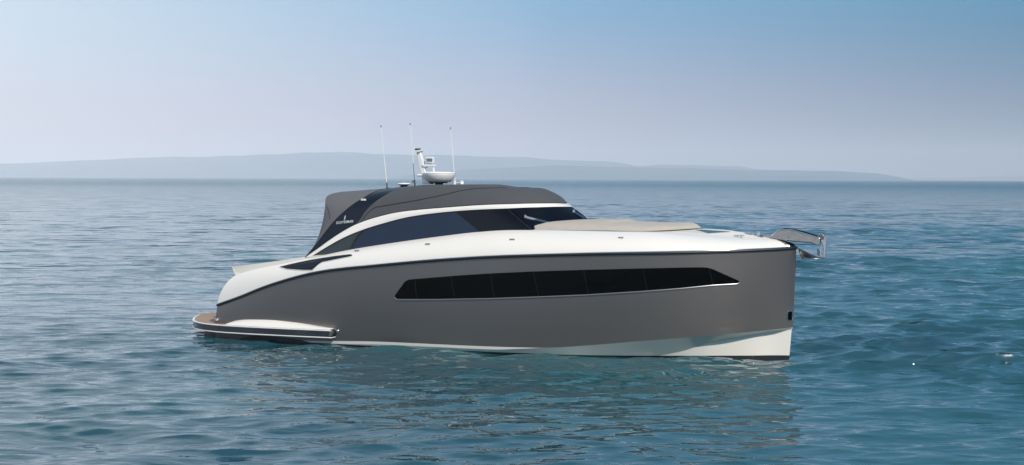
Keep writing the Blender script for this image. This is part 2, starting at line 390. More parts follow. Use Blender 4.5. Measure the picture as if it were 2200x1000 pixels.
# white topsides above the rail
UP = [(506, 592, -1.92), (544, 580, -1.95), (604, 568, -1.96), (654, 557.5, -1.94), (688, 550.5, -1.9), (720, 543.2, -1.87), (752, 537, -1.85), (840, 523.0, -1.81), (960, 506.6, -1.76), (1020, 499.6, -1.72), (1096, 495, -1.66), (1136, 495, -1.62), (1240, 496.8, -1.55), (1377, 499.5, -1.38), (1415, 501, -1.28), (1460, 504.6, -1.12), (1532, 509.3, -.82), (1586, 512.4, -.55), (1640, 514.6, -.30), (1675, 516.5, -.13), (1692, 519.5, 0)]
up = curve(UP, 0, u_)
NT = 12
top = []
for i, (p, q) in enumerate(zip(rail, up)):
    row = []
    aftk = max(0, 1 - i / 22)       # rounder at the stern quarter
    for j in range(NT + 1):
        a = j / NT; a2 = a * math.pi / 2
        cy = (1 - math.cos(a2)) * .8 + a * .2; sz = math.sin(a2) * .5 + a * .5
        sx_ = (1 - math.cos(a2)) * .75 + .25 * a
        row.append(Vector((p.x + (q.x - p.x) * sx_, p.y + (q.y - p.y) * cy, p.z + (q.z - p.z) * sz)))
    top.append(row)
tr2 = [[Vector((p.x, p.y * (1 - 2 * k / 6), p.z)) for p in top[0]] for k in range(7)]
bm = bmesh.new(); grid(bm, top, True); grid(bm, tr2); topsides = finish('topsides', bm, 'white', boat, 40)
# foredeck and coachroof
CEN = [(1290, 487, 0), (1377, 489, 0), (1450, 490.3, 0), (1514, 491.8, 0), (1559, 494.5, 0), (1598, 500.2, 0), (1622, 505, 0), (1640, 508.3, 0), (1670, 513.6, 0), (1692, 519.5, 0)]
cen = [P(*p) for p in CEN]; cxx = [v.x for v in cen]; czz = [v.z for v in cen]
deckg = []
for v in up:
    zc = float(pchip(cxx, czz, np.array([max(v.x, cxx[0])]))[0]); k = min(1, max(0, (v.x - 3.2) / 3)); zc = v.z * (1 - k) + zc * k
    zc = max(zc, v.z) if v.x > 4 else zc
    deckg.append([Vector((v.x, v.y * (1 - j / 10), v.z + (zc - v.z) * ((j / 10) ** 2 * (3 - 2 * j / 10)))) for j in range(11)])
foredeck = shell('deck', [deckg], 'deck', boat)
# rub rail round the whole boat
full = [v + Vector((0, -.012, 0)) for v in rail]
rr = tubeobj('rub_rail', full, .036, 'black', boat, mirror=True, seg=10)
tubeobj('chrome_strip', [v + Vector((0, -.022, .034)) for v in rail], .015, 'chrome', rr, mirror=True)
bmh = bvh(hull)
# coaming along the cockpit
ka = curve([(506, 592, -1.92), (544, 580, -1.95), (604, 568, -1.96), (654, 557.5, -1.94), (700, 548, -1.89)], 16)
kb = curve([(498, 573.5, -1.80), (540, 568.5, -1.82), (600, 560.5, -1.83), (655, 552, -1.82), (700, 547, -1.87)], 16)
bm = bmesh.new(); grid(bm, ruled(ka, kb, 4, (0, .03, 0)), True)
grid(bm, [[v, Vector((v.x, v.y + .22, v.z + .005))] for v in kb], True)
grid(bm, [[Vector((v.x, (v.y + .22) * s_, v.z + .005)) for s_ in (1, .33, -.33, -1)] for v in kb])
grid(bm, [[Vector((a.x, a.y * s_, a.z)) for s_ in (1, .5, 0, -.5, -1)] for a in (ka[0], kb[0])])
coam = finish('cockpit_coaming', bm, 'cream', boat)
# long black hull window
wt = [(863.7, 614.4), (868, 607.5), (874, 603), (880, 600.8), (967, 593.7), (1050, 588), (1142, 583.8), (1260, 580), (1380, 577), (1460, 575.3), (1506, 574.6), (1520, 575.4), (1532, 579), (1550, 587), (1584, 602), (1588.5, 605)]
wb = [(848, 638), (849.5, 641), (854.5, 643), (935, 643), (1050, 641), (1165, 637), (1260, 633), (1380, 625.5), (1460, 619.3), (1532, 612), (1570, 609.8), (1584, 609), (1588.5, 606)]
# top and bottom sampled at matching columns
def cols(poly, xs_):
    return [float(np.interp(x_, [p[0] for p in poly], [p[1] for p in poly])) for x_ in xs_]
colx = np.concatenate([np.linspace(848, 882, 14), np.linspace(890, 1500, 60), np.linspace(1506, 1588.5, 20)])
wtop = [(848, 636.5), (852, 630), (858, 621.5)] + wt
tt, bb = cols(wtop, colx), cols(wb, colx)
g = [[hit(bmh, x_, a + (b__ - a) * j / 6, .008) for j in range(7)] for x_, a, b__ in zip(colx, tt, bb)]
hw = shell('hull_window', [g], 'glassb', boat)
rim = [hit(bmh, x_, b__ + 1.2, .010) for x_, b__ in zip(colx, bb)]
rimt = [hit(bmh, x_, a - .3, .004) for x_, a in zip(colx, tt)]
bm = bmesh.new(); tube(bm, rim, .016, mirror=True); finish('window_trim', bm, mat('trim_paint', (.26, .26, .27), .35, .6, .3), hw, merge=0)
for x0, x1 in ((892, 895), (970, 976), (1054, 1062), (1146, 1157), (1254, 1264), (1382, 1390), (1524, 1531)):
    y0, y1 = float(np.interp(x0, colx, tt)) + 1, float(np.interp(x1, colx, bb)) - 1
    pts = [hit(bmh, x0 + (x1 - x0) * k, y0 + (y1 - y0) * k, .011) for k in (0, .25, .5, .75, 1)]
    tubeobj('window_divider', pts, .004, 'black', hw, mirror=True)
# air intake scoop aft
bmt = bvh(topsides, coam)
it = [(601.6, 574), (620, 569.5), (640, 565), (664, 560), (688, 556), (720, 551), (753, 547.3), (757, 548.5)]
ib = [(601.6, 574.5), (616, 578.7), (650, 581), (671, 581), (678, 575), (685.6, 568.4), (693, 564), (720, 558.5), (753, 552), (757, 550.5)]
cx2 = np.linspace(601.6, 757, 50); a_, b2 = cols(it, cx2), cols(ib, cx2)
ins = shell('air_intake', [[[hit(bmt, x_, y0 + (y1 - y0) * j / 3, .010) for j in range(4)] for x_, y0, y1 in zip(cx2, a_, b2)]], 'navy', boat, thick=.012)
bm = bmesh.new(); tube(bm, [hit(bmt, x_, y_ - .3, .012) for x_, y_ in zip(cx2, a_)], .010, mirror=True); tube(bm, [hit(bmt, x_, y_ + .3, .008) for x_, y_ in zip(cx2, b2)], .008, mirror=True)
finish('intake_rim', bm, 'white', ins, merge=0)
# pop-up cleats along the side deck
for (px, py) in ((767, 540.5), (919, 526.2), (1100.5, 516.2), (1334, 512.5)):
    c = hit(bmt, px, py, .012)
    bm = bmesh.new()
    for s_ in (1, -1):
        for dx_ in (-.035, .035): box(bm, (c.x + dx_, c.y * s_, c.z), (.015, .02, .03))
        box(bm, (c.x, c.y * s_, c.z + .018), (.13, .022, .014))
    finish('deck_cleat', bm, 'steel', boat, merge=0)
# round steel fender eyes
for (px, py, r_) in ((726, 711.5, .055), (467.5, 687, .05)):
    c = hit(bmh, px, py, 0); bm = bmesh.new()
    for s_ in (1, -1): lathe(bm, [(r_, 0), (r_ * 1.05, .02), (r_ * .8, .05), (r_ * .4, .065), (.002, .07)], (c.x, c.y * s_, c.z), 20, Matrix.Rotation(R(90) * s_, 3, 'X'))
    finish('steel_knob', bm, 'chrome', boat, merge=0)
# thruster opening by the stem
c = hit(bmh, 1699, 679, 0)
bm = bmesh.new()
pts = [hit(bmh, 1696.8 + 5.2 * math.copysign(abs(math.cos(a)) ** .5, math.cos(a)), 679 + 10 * math.copysign(abs(math.sin(a)) ** .5, math.sin(a)), .008) for a in np.linspace(0, 2 * math.pi, 28, endpoint=False)]
for s_ in (1, -1):
    vs = [bm.verts.new((p.x, p.y * s_, p.z)) for p in pts]; bm.faces.new(vs)
th = finish('bow_thruster_port', bm, 'glassb', boat, merge=0)
tubeobj('port_ring', pts + pts[:1], .009, 'chrome', th, mirror=True)

# ------------------------------------------------------------------ swim platform
ZP = P(600, 705, -2.36).z
EDGE = [(712, 709, -2.34), (616, 705.5, -2.38), (540, 702, -2.37), (496, 699.5, -2.33), (462, 697, -2.25), (436, 694.8, -2.08), (420, 693, -1.82), (413.5, 691.6, -1.5), (414, 690.2, -1.1), (419, 688.6, -.6), (428, 686.5, 0)]
edge = curve(EDGE, 60); print('platform z', [round(P(*e).z, 3) for e in EDGE])
for v in edge: v.z = ZP
def inset(c_, d):
    out = []
    for i, v in enumerate(c_):
        a, b_ = c_[max(0, i - 1)], c_[min(len(c_) - 1, i + 1)]
        t_ = (b_ - a); n = Vector((t_.y, -t_.x, 0)).normalized()
        if n.dot(Vector((3, 0, 0)) - Vector((v.x, v.y * .5, 0))) < 0: n = -n
        out.append(v + n * d)
    out[-1].y = 0
    return out
def ring(name, prof, m, parent, close=False):
    g = []
    rows = [[Vector((q.x, min(q.y, 0), z)) for q in inset(edge, d)] for d, z in prof]
    g = [list(r_) for r_ in zip(*rows)]
    bm = bmesh.new(); grid(bm, g, True)
    return finish(name, bm, m, parent)
def slab(name, d, z0, z1, m, parent, x_lim=None):
    q = inset(edge, d); q = [v for v in q if x_lim is None or v.x < x_lim]
    if x_lim is not None: q = [Vector((x_lim, q[0].y, 0))] + q
    pl = [(v.x, v.y) for v in q]; pl = pl + [(x_, -y_) for x_, y_ in pl[::-1][1:]]
    bm = bmesh.new(); a = [bm.verts.new((x_, y_, z0)) for x_, y_ in pl]; c_ = [bm.verts.new((x_, y_, z1)) for x_, y_ in pl]
    bm.faces.new(a); bm.faces.new(c_[::-1])
    for i in range(len(a)): bm.faces.new((a[i], c_[i], c_[(i + 1) % len(a)], a[(i + 1) % len(a)]))
    return finish(name, bm, m, parent)
platf = slab('swim_platform', 0, ZP - .035, ZP, 'white', boat)
bevel(platf, .012)
slab('rub_strip', .015, ZP - .185, ZP - .035, mat('strip_steel', (.10, .10, .11), .12, .9), platf)
bevel(slab('lower_trim', .0, ZP - .215, ZP - .185, 'white', platf), .008)
slab('underbody', .32, ZP - .42, ZP - .215, 'anti', platf)
slab('teak_deck', .07, ZP + .001, ZP + .012, 'teak', platf, x_lim=rail[0].x + .25)
sa = curve([(486, 698.7, -2.30), (530, 701, -2.34), (616, 705.2, -2.35), (709, 709, -2.31)], 40)
sb = curve([(487, 697, -2.2), (503, 690, -2.12), (520, 687, -2.10), (534, 686, -2.10), (580, 686.5, -2.11), (640, 693, -2.12), (688, 701, -2.13), (717, 705.8, -2.15)], 40)
spg = ruled(sa, sb, 6, (0, -.035, .02))
bm = bmesh.new(); grid(bm, spg, True); grid(bm, [[v, Vector((v.x, v.y + .25, v.z))] for v in sb], True)
grid(bm, [[v, v + Vector((.05, .2, -.02))] for v in spg[-1]], True)
finish('platform_fairing', bm, 'white', platf, 50)
pprism('end_bracket', [(708, 709.5), (718, 706), (716, 715), (711, 724), (706, 722)], -2.335, -2.1, 'steel', platf)

# ------------------------------------------------------------------ cabin
E1 = [(668, 552, -1.84), (700, 532, -1.82), (740, 510, -1.76), (780, 493.6, -1.70), (820, 481, -1.66), (880, 466, -1.62), (960, 455.6, -1.58), (1040, 450, -1.51), (1095, 448, -1.36), (1140, 446, -1.14), (1195, 444.6, -.62), (1229, 444.5, 0)]
E2 = [(656, 553, -1.83), (680, 536, -1.78), (720, 508, -1.71), (760, 485, -1.64), (800, 470, -1.61), (860, 456, -1.58), (960, 446.4, -1.54), (1040, 441, -1.47), (1095, 439, -1.31), (1140, 438, -1.09), (1188, 437.4, -.60), (1216, 438, 0)]
n = 70
e1, e2 = curve(E1, n), curve(E2, n)
bm = bmesh.new(); grid(bm, ruled(e1, e2, 4, (0, -.015, 0)), True); grid(bm, [[v, v + Vector((-.02, .10, -.02)) if v.y < -.3 else v + Vector((-.10, 0, -.02))] for v in e1], True)
grid(bm, [[v, v + Vector((0, .06, .01)) if v.y < -.3 else v + Vector((-.06, 0, .01))] for v in e2], True)
brow = finish('roof_band', bm, 'white', boat, 40)
def inn(p, d=.035): return Vector((p.x - (d if p.y > -.9 else 0), min(0, p.y + (d if p.y < -.02 else 0)), p.z))
def pane(name, bot, tp, m, nn=30, bulge=None):
    a, b_ = curve(bot, nn), curve(tp, nn)
    return shell(name, [ruled([inn(v) for v in a], [inn(v) for v in b_], 4, bulge)], m, boat)
qw = pane('quarter_window', [(670, 551.5, -1.86), (700, 547.5, -1.85), (752, 537, -1.83)], [(670, 551, -1.86), (700, 531.5, -1.82), (740, 509.5, -1.76), (780, 493.2, -1.70)], 'glassq')
sw = pane('side_window', [(752, 537, -1.83), (840, 523, -1.80), (960, 506.6, -1.74), (1030, 499, -1.70)], [(780, 493.2, -1.70), (820, 480.6, -1.66), (880, 465.6, -1.62), (960, 455.2, -1.58), (975, 454.2, -1.57)], 'glass', 40)
sf = pane('side_window_dark', [(1030, 499, -1.70), (1096, 495, -1.64), (1141, 494.5, -1.58)], [(975, 454.2, -1.57), (1040, 449.5, -1.51), (1090, 447.6, -1.38)], 'glassw', 30)  # same side window, darker pane painted where the sky reflection ends
ws = pane('windscreen', [(1141, 494.5, -1.58), (1147, 492.5, -1.5), (1158, 489.5, -1.32), (1192, 487, -.9), (1240, 485, -.42), (1277, 484, 0)], [(1090, 447.6, -1.38), (1140, 445.6, -1.14), (1195, 444.2, -.62), (1229, 444.1, 0)], 'glassw', 30, (.03, -.02, .02))
gl = bvh(qw, sw, sf, ws)
tubeobj('window_pillar', [hit(gl, 752 + 28 * k, 536.5 - 41.5 * k - 4 * math.sin(math.pi * k), .005) for k in np.linspace(0, 1, 8)], .03, 'black', boat, mirror=True)
tubeobj('window_pillar', [hit(gl, 1090 + 50 * k, 449.5 + 43 * k, .004) for k in np.linspace(0, 1, 8)], .014, 'black', boat, mirror=True)
bm = bmesh.new(); tube(bm, [inn(v, .03) + Vector((0, 0, -.012)) for v in e1], .014, mirror=True); finish('upper_gasket', bm, 'black', boat, merge=0)
# windscreen wipers
for (a, c_, r_) in (((1128, 468), (1178, 479), .016), ((1231, 457), (1254, 470), .010)):
    bm = bmesh.new(); pa, pc = hit(ws and gl, *a, .05), hit(gl, *c_, .04)
    tube(bm, [pa, pc], r_); tube(bm, [pa + Vector((0, 0, -.03)), pc + Vector((0, 0, -.03))], r_ * .7); box(bm, pa, (.05, .03, .07))
    finish('wiper', bm, 'chrome', ws, merge=0)

# canvas top, dark arch and aft enclosure
OUT = [(656, 553, -1.84), (678, 527, -1.77), (700, 498, -1.69), (720, 474, -1.63), (748, 448, -1.5), (772, 430, -1.32), (800, 415, -1.0), (820, 408.4, -.6), (838, 404.5, 0)]
INN = [(716, 511, -1.715), (745, 492.5, -1.67), (760, 485, -1.63), (772, 474, -1.58), (784, 456, -1.5), (806, 434, -1.36), (824, 422, -1.18), (850, 408.5, -.8), (876, 402, -.42), (905, 398.5, 0)]
INB = INN[2:]
nv = 28
out = curve(OUT, nv); innr = curve(INN, nv)
arch = shell('arch_panel', [ruled(out, innr, 6, (0, -.012, .008)), [[v, v + Vector((-.01, .03, -.03))] for v in out]], 'navy', boat)
tubeobj('arch_edge', out, .012, 'black', arch, mirror=True)
# ground the arch on the roof band
shell('arch_foot', [ruled(curve(OUT[:1] + [(656.5, 552.7, -1.835)], 12), curve([(656, 553, -1.84), (680, 536, -1.79), (716, 511, -1.715)], 12), 1)], 'navy', arch)
AFT = [(658, 551, -1.82), (676, 526, -1.74), (687, 500, -1.66), (695, 468, -1.56), (698, 446, -1.46), (699, 431, -1.28), (704, 421, -1.0), (722, 414.5, -.5), (742, 412, 0)]
aftc = curve(AFT, nv)
ag = ruled(aftc, out, 8)
for i, row in enumerate(ag):
    v_ = i / (nv - 1)
    for j, p in enumerate(row):
        k = math.sin(math.pi * j / 8) * math.sin(math.pi * min(1, v_ * 1.05)) * .05; p.y -= k * .6; p.z += k * .6
        p.y = min(0, p.y)
mid = Vector((aftc[0].x + .5, 0, aftc[0].z))
back = [[Vector((v.x - .10 * (1 - (2 * k / 8 - 1) ** 2), v.y * (1 - 2 * k / 8), v.z)) for k in range(9)] for v in aftc]
bm = bmesh.new(); grid(bm, ag, True); grid(bm, back); aftcv = finish('aft_canvas', bm, 'canvas2', boat, 50)
bmA = bvh(aftcv)
tubeobj('canvas_seam', [hit(bmA, *p, .004) for p in curve2([(700, 440), (704, 448), (708, 460), (709, 472)], 6)], .006, 'seam', aftcv)
LOW = [(760, 485, -1.62), (800, 469.6, -1.59), (860, 455.6, -1.56), (960, 446.0, -1.52), (1040, 440.6, -1.45), (1095, 438.6, -1.30), (1140, 437.6, -1.07), (1188, 437.2, -.58), (1215, 437.8, 0)]
CREST = [(905, 398.5, 0), (960, 397, 0), (1056, 396.6, 0), (1075, 399.5, 0), (1096, 402.6, 0), (1140, 404.2, 0), (1154, 407.5, 0), (1174, 417, 0), (1215, 437.8, 0)]
nu = 64
lo, cr2, a0 = curve(LOW, nu), curve(CREST, nu), curve(INB, nv)
cg = []
for i in range(nu):
    u = i / (nu - 1); row = []
    for j in range(nv):
        v = j / (nv - 1)
        p = a0[j] * (1 - u) + lo[-1] * u + lo[i] * (1 - v) + cr2[i] * v - (lo[0] * (1 - u) * (1 - v) + lo[-1] * u * (1 - v) + cr2[0] * (1 - u) * v + cr2[-1] * u * v)
        k = .42 * u * (1 - u ** 1.8) * math.sin(math.pi * v) ** .9
        p = p + Vector((0, -.55, .75)) * k; p.z = min(p.z, cr2[i].z - .03 * (1 - v) ** 2)
        p.y = min(p.y, 0); row.append(p)
    cg.append(row)
canopy = shell('canvas_top', [cg], 'canvas', boat, sharp=60)
ct = bvh(canopy)
seam = [(776, 477), (788, 460), (797, 452), (806, 446), (850, 438.5), (900, 430), (940, 422), (960, 417.5), (990, 410), (1020, 405.8), (1060, 404.2), (1090, 404.4)]
tubeobj('canopy_seam', [hit(ct, *p, .003) for p in curve2(seam, 50)], .012, 'seam', canopy, mirror=True)
tubeobj('canopy_hem', [v + Vector((0, -.008, .008)) for v in lo], .012, 'seam', canopy, mirror=True)

# lettering on the arch
bma = bvh(arch)
def lettering(name, text, o0, o1, hpx, m, parent):
    fc_ = bpy.data.curves.new(name, 'FONT'); fc_.body = text; fc_.size = 1; fc_.space_character = 1.12; fc_.offset = .012; fc_.resolution_u = 3
    fo = bpy.data.objects.new(name, fc_); C.objects.link(fo)
    dg = bpy.context.evaluated_depsgraph_get(); me = bpy.data.meshes.new_from_object(fo.evaluated_get(dg))
    C.objects.unlink(fo); bpy.data.objects.remove(fo)
    xs_ = [v.co.x for v in me.vertices]; x0, x1 = min(xs_), max(xs_); y1 = max(v.co.y for v in me.vertices)
    for v in me.vertices:
        k, h = (v.co.x - x0) / (x1 - x0), v.co.y / y1
        v.co = hit(bma, o0[0] + (o1[0] - o0[0]) * k + .12 * hpx * h, o0[1] + (o1[1] - o0[1]) * k - hpx * h, .014)
    me.materials.append(M[m]); o = bpy.data.objects.new(name, me); C.objects.link(o); o.parent = parent; return o
lettering('lettering', 'SICHTERMAN', (722.5, 482.2), (758.5, 478.6), 5.6, 'letter', arch)
em = [(740.2, 474), (739.6, 470), (741, 465.5), (743.3, 462.5), (743, 467), (742, 471.5)]
bm = bmesh.new(); bm.faces.new([bm.verts.new(hit(bma, *p, .014)) for p in em]); finish('feather_emblem', bm, mat('pale_blue_mark', (.35, .48, .52), .4), arch, merge=0)
c = hit(bma, 781.5, 430.8, .02)
bm = bmesh.new()
for k in (-.055, -.018, .02, .055): box(bm, c + Vector((k, 0, 0)), (.026, .03, .045))
box(bm, c + Vector((0, .01, 0)), (.15, .02, .05))
al = finish('arch_light', bm, 'plastic', arch, merge=0)
bm = bmesh.new(); box(bm, c + Vector((0.0, -.004, -.07)), (.05, .03, .06)); tube(bm, [c + Vector((.09, -.01, .03)), c + Vector((.08, -.01, -.03)), c + Vector((.12, -.01, -.06))], .006); finish('light_bracket', bm, 'seam', al, merge=0)

# ------------------------------------------------------------------ sun pad
PB = [(1136, 497, -1.46), (1186, 496.6, -1.44), (1241, 497, -1.40), (1306, 497.4, -1.32), (1377, 499, -1.14), (1415, 497.4, -.92), (1463, 494.8, -.52), (1495, 492.6, -.18), (1508, 491.4, 0)]
PA = [(1136, 496.5, -1.46), (1139, 491.5, -1.44), (1150, 485, -1.38), (1165, 480.6, -1.28), (1182, 477, -1.14), (1215, 474, -.82), (1255, 471.6, -.42), (1290, 470.6, 0)]
PC = [(1290, 470.6, 0), (1340, 470.6, 0), (1358, 472.3, 0), (1367, 475.4, 0), (1444, 478, 0), (1486, 478.8, 0), (1499, 483.5, 0), (1508, 491.4, 0)]
nu, nv2 = 60, 22
pb, pc_, pa = curve(PB, nu), curve(PC, nu), curve(PA, nv2)
pg = []
for i in range(nu):
    u = i / (nu - 1); row = []
    for j in range(nv2):
        v = j / (nv2 - 1)
        p = pa[j] * (1 - u) + pb[-1] * u + pb[i] * (1 - v) + pc_[i] * v - (pb[0] * (1 - u) * (1 - v) + pb[-1] * u * (1 - v) + pc_[0] * (1 - u) * v + pc_[-1] * u * v)
        k = u * (1 - u ** 6) * (min(1, v / .12) ** .6) * (1 - v) ** 1.2
        p = p + Vector((0, -.02, .09)) * k; p.y = min(p.y, 0)
        row.append(p)
    pg.append(row)
pad = shell('sun_pad', [pg, [[Vector((v.x, v.y, v.z)), Vector((v.x, v.y + (.02 if v.y < -.05 else 0), v.z - .16))] for v in pb]], 'pad', boat, sharp=50)
pt = bvh(pad)
for a, c_ in (((1183, 495.5), (1191, 483)), ((1237, 496), (1246, 484)), ((1303, 497), (1308, 485)), ):
    tubeobj('pad_piping', [hit(pt, a[0] + (c_[0] - a[0]) * k, a[1] + (c_[1] - a[1]) * k, .002) for k in (0, .3, .6, 1)], .010, 'pad', pad, mirror=True)
tubeobj('pad_hem', [v + Vector((0, -.004, .006)) for v in pb], .011, 'seam', pad, mirror=True)

# deck hatch, chain gear, cleats forward
dk = bvh(foredeck, topsides)
hp = [(1494, 497.5), (1560, 495.5), (1572, 499.3), (1522, 502.8)]
def plate(name, poly, off, m, parent, th_=.02, mirror=False, base=None):
    bm = bmesh.new(); q = [hit(base or dk, *p, off) for p in poly]
    for s_ in ((1, -1) if mirror else (1,)):
        a = [bm.verts.new((v.x, v.y * s_, v.z)) for v in q]; c_ = [bm.verts.new((v.x, v.y * s_, v.z - th_)) for v in q]
        bm.faces.new(a); bm.faces.new(c_[::-1])
        for i in range(len(a)): bm.faces.new((a[i], c_[i], c_[(i + 1) % len(a)], a[(i + 1) % len(a)]))
    return finish(name, bm, m, parent, merge=0)
hf = plate('deck_hatch', [(1443, 497.8), (1510, 494.6), (1571, 499.6), (1520, 503.4)], .012, 'cream', boat)
plate('hatch_glass', [(1494, 496.0), (1510, 495.4), (1568, 499.6), (1521, 502.6)], .022, 'hatch', hf, .008)
for (x0, y0, x1, y1) in ((1577, 507.6, 1590, 509.0), (1700, 514, 1708, 516)):
    pass
# windlass and chain on the foredeck
c = P(1620, 508, -.12)
wl = bmesh.new(); lathe(wl, [(.09, -.03), (.09, .02), (.06, .03), (.05, .07), (.08, .09), (.08, .10), (.02, .11)], P(1632, 507.5, -.08), 20)
wlo = finish('windlass', wl, 'chrome', boat, merge=0)
bm = bmesh.new(); box(bm, P(1608, 504.5, -.05), (.16, .16, .08)); bevel(finish('chain_stopper', bm, 'chrome', boat, merge=0), .01)
bm = bmesh.new()
cpts = curve([(1612, 504, -.06), (1628, 506.5, -.06), (1645, 508.3, -.06), (1657, 506, -.06), (1668, 503, -.06)], 26)
for i, p in enumerate(cpts):
    a = R(90) * (i % 2) + .5; ringp = [p + Vector((.034 * math.cos(q), .02 * math.sin(q) * math.cos(a), .02 * math.sin(q) * math.sin(a) + .01)) for q in np.linspace(0, 2 * math.pi, 9)]
    tube(bm, ringp, .006, seg=5, caps=False)
finish('anchor_chain', bm, 'chrome', boat, merge=0)
for py_, yy in ((511, -.42), (503.5, .42)):
    c = P(1588, py_, yy); bm = bmesh.new()
    for dx_ in (-.05, .05): lathe(bm, [(.02, -.03), (.016, .03), (.016, .05)], c + Vector((dx_, 0, 0)), 10)
    tube(bm, [c + Vector((-.13, 0, .05)), c + Vector((-.06, 0, .055)), c + Vector((.06, 0, .055)), c + Vector((.13, 0, .05))], .014); finish('bow_cleat', bm, 'chrome', boat, merge=0)
# stern fairlead
c = P(510, 569.5, -1.7); bm = bmesh.new()
tube(bm, [c + Vector((.10 * math.cos(a), 0, .045 * math.sin(a))) for a in np.linspace(0, 2 * math.pi, 17)], .018, caps=False); box(bm, c + Vector((0, 0, -.05)), (.2, .05, .02))
tube(bm, [c + Vector((-.05, 0, -.03)), c + Vector((.02, 0, .05))], .012); finish('stern_fairlead', bm, 'chrome', boat, merge=0)
# stainless stem cap
capn = bmesh.new(); g = []
for i in range(NU - 9, NU): g.append([v + Vector((.003, -.004, .003)) for v in top[i][0:NT + 1]])
grid(capn, [r_ for r_ in g if r_[0].x > P(1690, 535, -.3).x], True); finish('bow_cap', capn, 'chrome', boat)

# ------------------------------------------------------------------ bow roller and anchor
ro = empty('bow_roller', boat)
CHEEK = [(1653, 509.5), (1662, 503), (1672, 495.2), (1680, 493.4), (1700, 493), (1718, 498), (1741, 504.5), (1755, 509), (1762, 512), (1762, 523), (1757, 527.2), (1750, 525), (1742, 522), (1694, 517.8), (1672, 514)]
for y0 in (-.13, .10): pprism('cheek_plate', CHEEK, y0, y0 + .03, 'cheek', ro, .008)
bm = bmesh.new(); lathe(bm, [(.075, -.1), (.045, -.03), (.045, .03), (.075, .1)], P(1757, 518, 0), 20, Matrix.Rotation(R(90), 3, 'X')); finish('roller_wheel', bm, 'black', ro, merge=0)
top_l = curve([(1672, 495.5, -.1), (1690, 492.8, -.1), (1712, 496.5, -.1), (1755, 508.5, -.1)], 14)
bm = bmesh.new(); grid(bm, [[v + Vector((0, .2 * k, .008 + .02 * math.sin(math.pi * k))) for k in (0, .5, 1)] for v in top_l]); o = finish('roller_cover', bm, 'glassb', ro); md = o.modifiers.new('s', 'SOLIDIFY'); md.thickness = .02
for px, py in ((1694, 510), (1670, 508)):
    bm = bmesh.new(); lathe(bm, [(.012, 0), (.012, .01), (.004, .014)], P(px, py, -.135), 10, Matrix.Rotation(R(90), 3, 'X'))
    finish('roller_bolt', bm, 'seam', ro, merge=0)
an = empty('anchor', boat)
pprism('shank', [(1770, 507.5), (1775.6, 509), (1775, 530), (1773.8, 555), (1768.5, 553.5), (1769, 532), (1764.5, 519), (1748, 512), (1700, 500), (1701, 497), (1750, 507)], -.03, .02, 'chrome', an, .01)
pprism('tie_bar', [(1764, 526), (1766.5, 526), (1763.5, 549), (1760.5, 549)], -.02, .0, 'chrome', an, .003)
tip, heel = P(1716.5, 533.5, 0), P(1771, 554.5, 0)
bm = bmesh.new(); g = []
for i in range(11):
    u = i / 10; x_ = tip.x + (heel.x - tip.x) * u; row = []
    zt = P(1716.5 + 54.5 * u, float(np.interp(1716.5 + 54.5 * u, [1716.5, 1726, 1740, 1755, 1771], [533.5, 538, 545, 551, 553.5])), 0).z
    zb = P(1716.5 + 54.5 * u, float(np.interp(1716.5 + 54.5 * u, [1716.5, 1721, 1728, 1740, 1755, 1771], [533.8, 546, 557, 557, 556, 555])), -.2 * math.sin(math.pi * u) ** .6).z
    wd = .24 * math.sin(math.pi * min(1, u * .9 + .02)) ** .7
    for s_ in np.linspace(-1, 1, 9):
        row.append(Vector((x_ - .05 * abs(s_) * wd * 4, s_ * wd, zb + (zt - zb) * (1 - abs(s_) ** 1.3))))
    g.append(row)
grid(bm, g); o = finish('fluke', bm, 'steel', an, 60); md = o.modifiers.new('s', 'SOLIDIFY'); md.thickness = .015
tubeobj('fluke_rim', [P(px_, py_, -.02) for px_, py_ in ((1718, 534.5), (1728, 539), (1740, 545), (1755, 551), (1770, 553.5))], .012, 'chrome', an)
tubeobj('cheek_edge', [P(px_, py_, -.135) for px_, py_ in ((1656, 508), (1672, 495.6), (1680, 494), (1700, 493.8), (1718, 499), (1741, 505.5), (1757, 511))], .012, 'chrome', ro)
tubeobj('lower_edge', [P(px_, py_, -.135) for px_, py_ in ((1690, 517.2), (1742, 521.6), (1752, 525.4))], .010, 'black', ro)
pprism('swivel', [(1757, 505), (1766, 503.5), (1771, 507), (1770, 514), (1762, 517), (1756, 512)], -.07, .07, 'steel', an, .012)
pprism('roll_fin', [(1755, 534), (1763, 539), (1761, 551), (1756, 549)], -.01, .01, 'steel', an, .003)
bm = bmesh.new(); tube(bm, [P(1764, 508, 0) + Vector((.05 * math.cos(a), .0, .05 * math.sin(a))) for a in np.linspace(0, 2 * math.pi, 13)], .018, caps=False)
box(bm, P(1770, 512, 0), (.07, .09, .08)); bevel(finish('shackle', bm, 'chrome', an, merge=0), .01)

# ------------------------------------------------------------------ roof gear
mast = empty('radar_mast', boat)
pprism('mast_post', [(894, 326.5), (901.5, 325.8), (911, 354.4), (911.5, 361), (919, 389), (921, 394), (908, 394.5), (905, 377)], -.07, .05, 'plastic', mast, .012)
pprism('masthead', [(891, 323), (903.5, 322.3), (903, 325.5), (899, 327.6), (893.5, 327)], -.12, .10, 'plastic', mast, .008)
bm = bmesh.new(); a = P(893.5, 322, 0)
for k in (0, 3.2, 6.8, 9): box(bm, P(893.5 + k, 320.8, -.05), (.025, .04, .04))
box(bm, P(897.5, 322.2, -.06), (.12, .12, .02)); finish('masthead_lamp', bm, 'black', mast, merge=0)
pprism('mast_shelf', [(906, 353.8), (931, 354.4), (931, 357), (908, 358.5)], -.10, .12, 'plastic', mast, .006)
pprism('shelf_strut', [(929, 356), (931.4, 356), (933.4, 371), (931, 371)], -.02, .02, 'plastic', mast, .003)
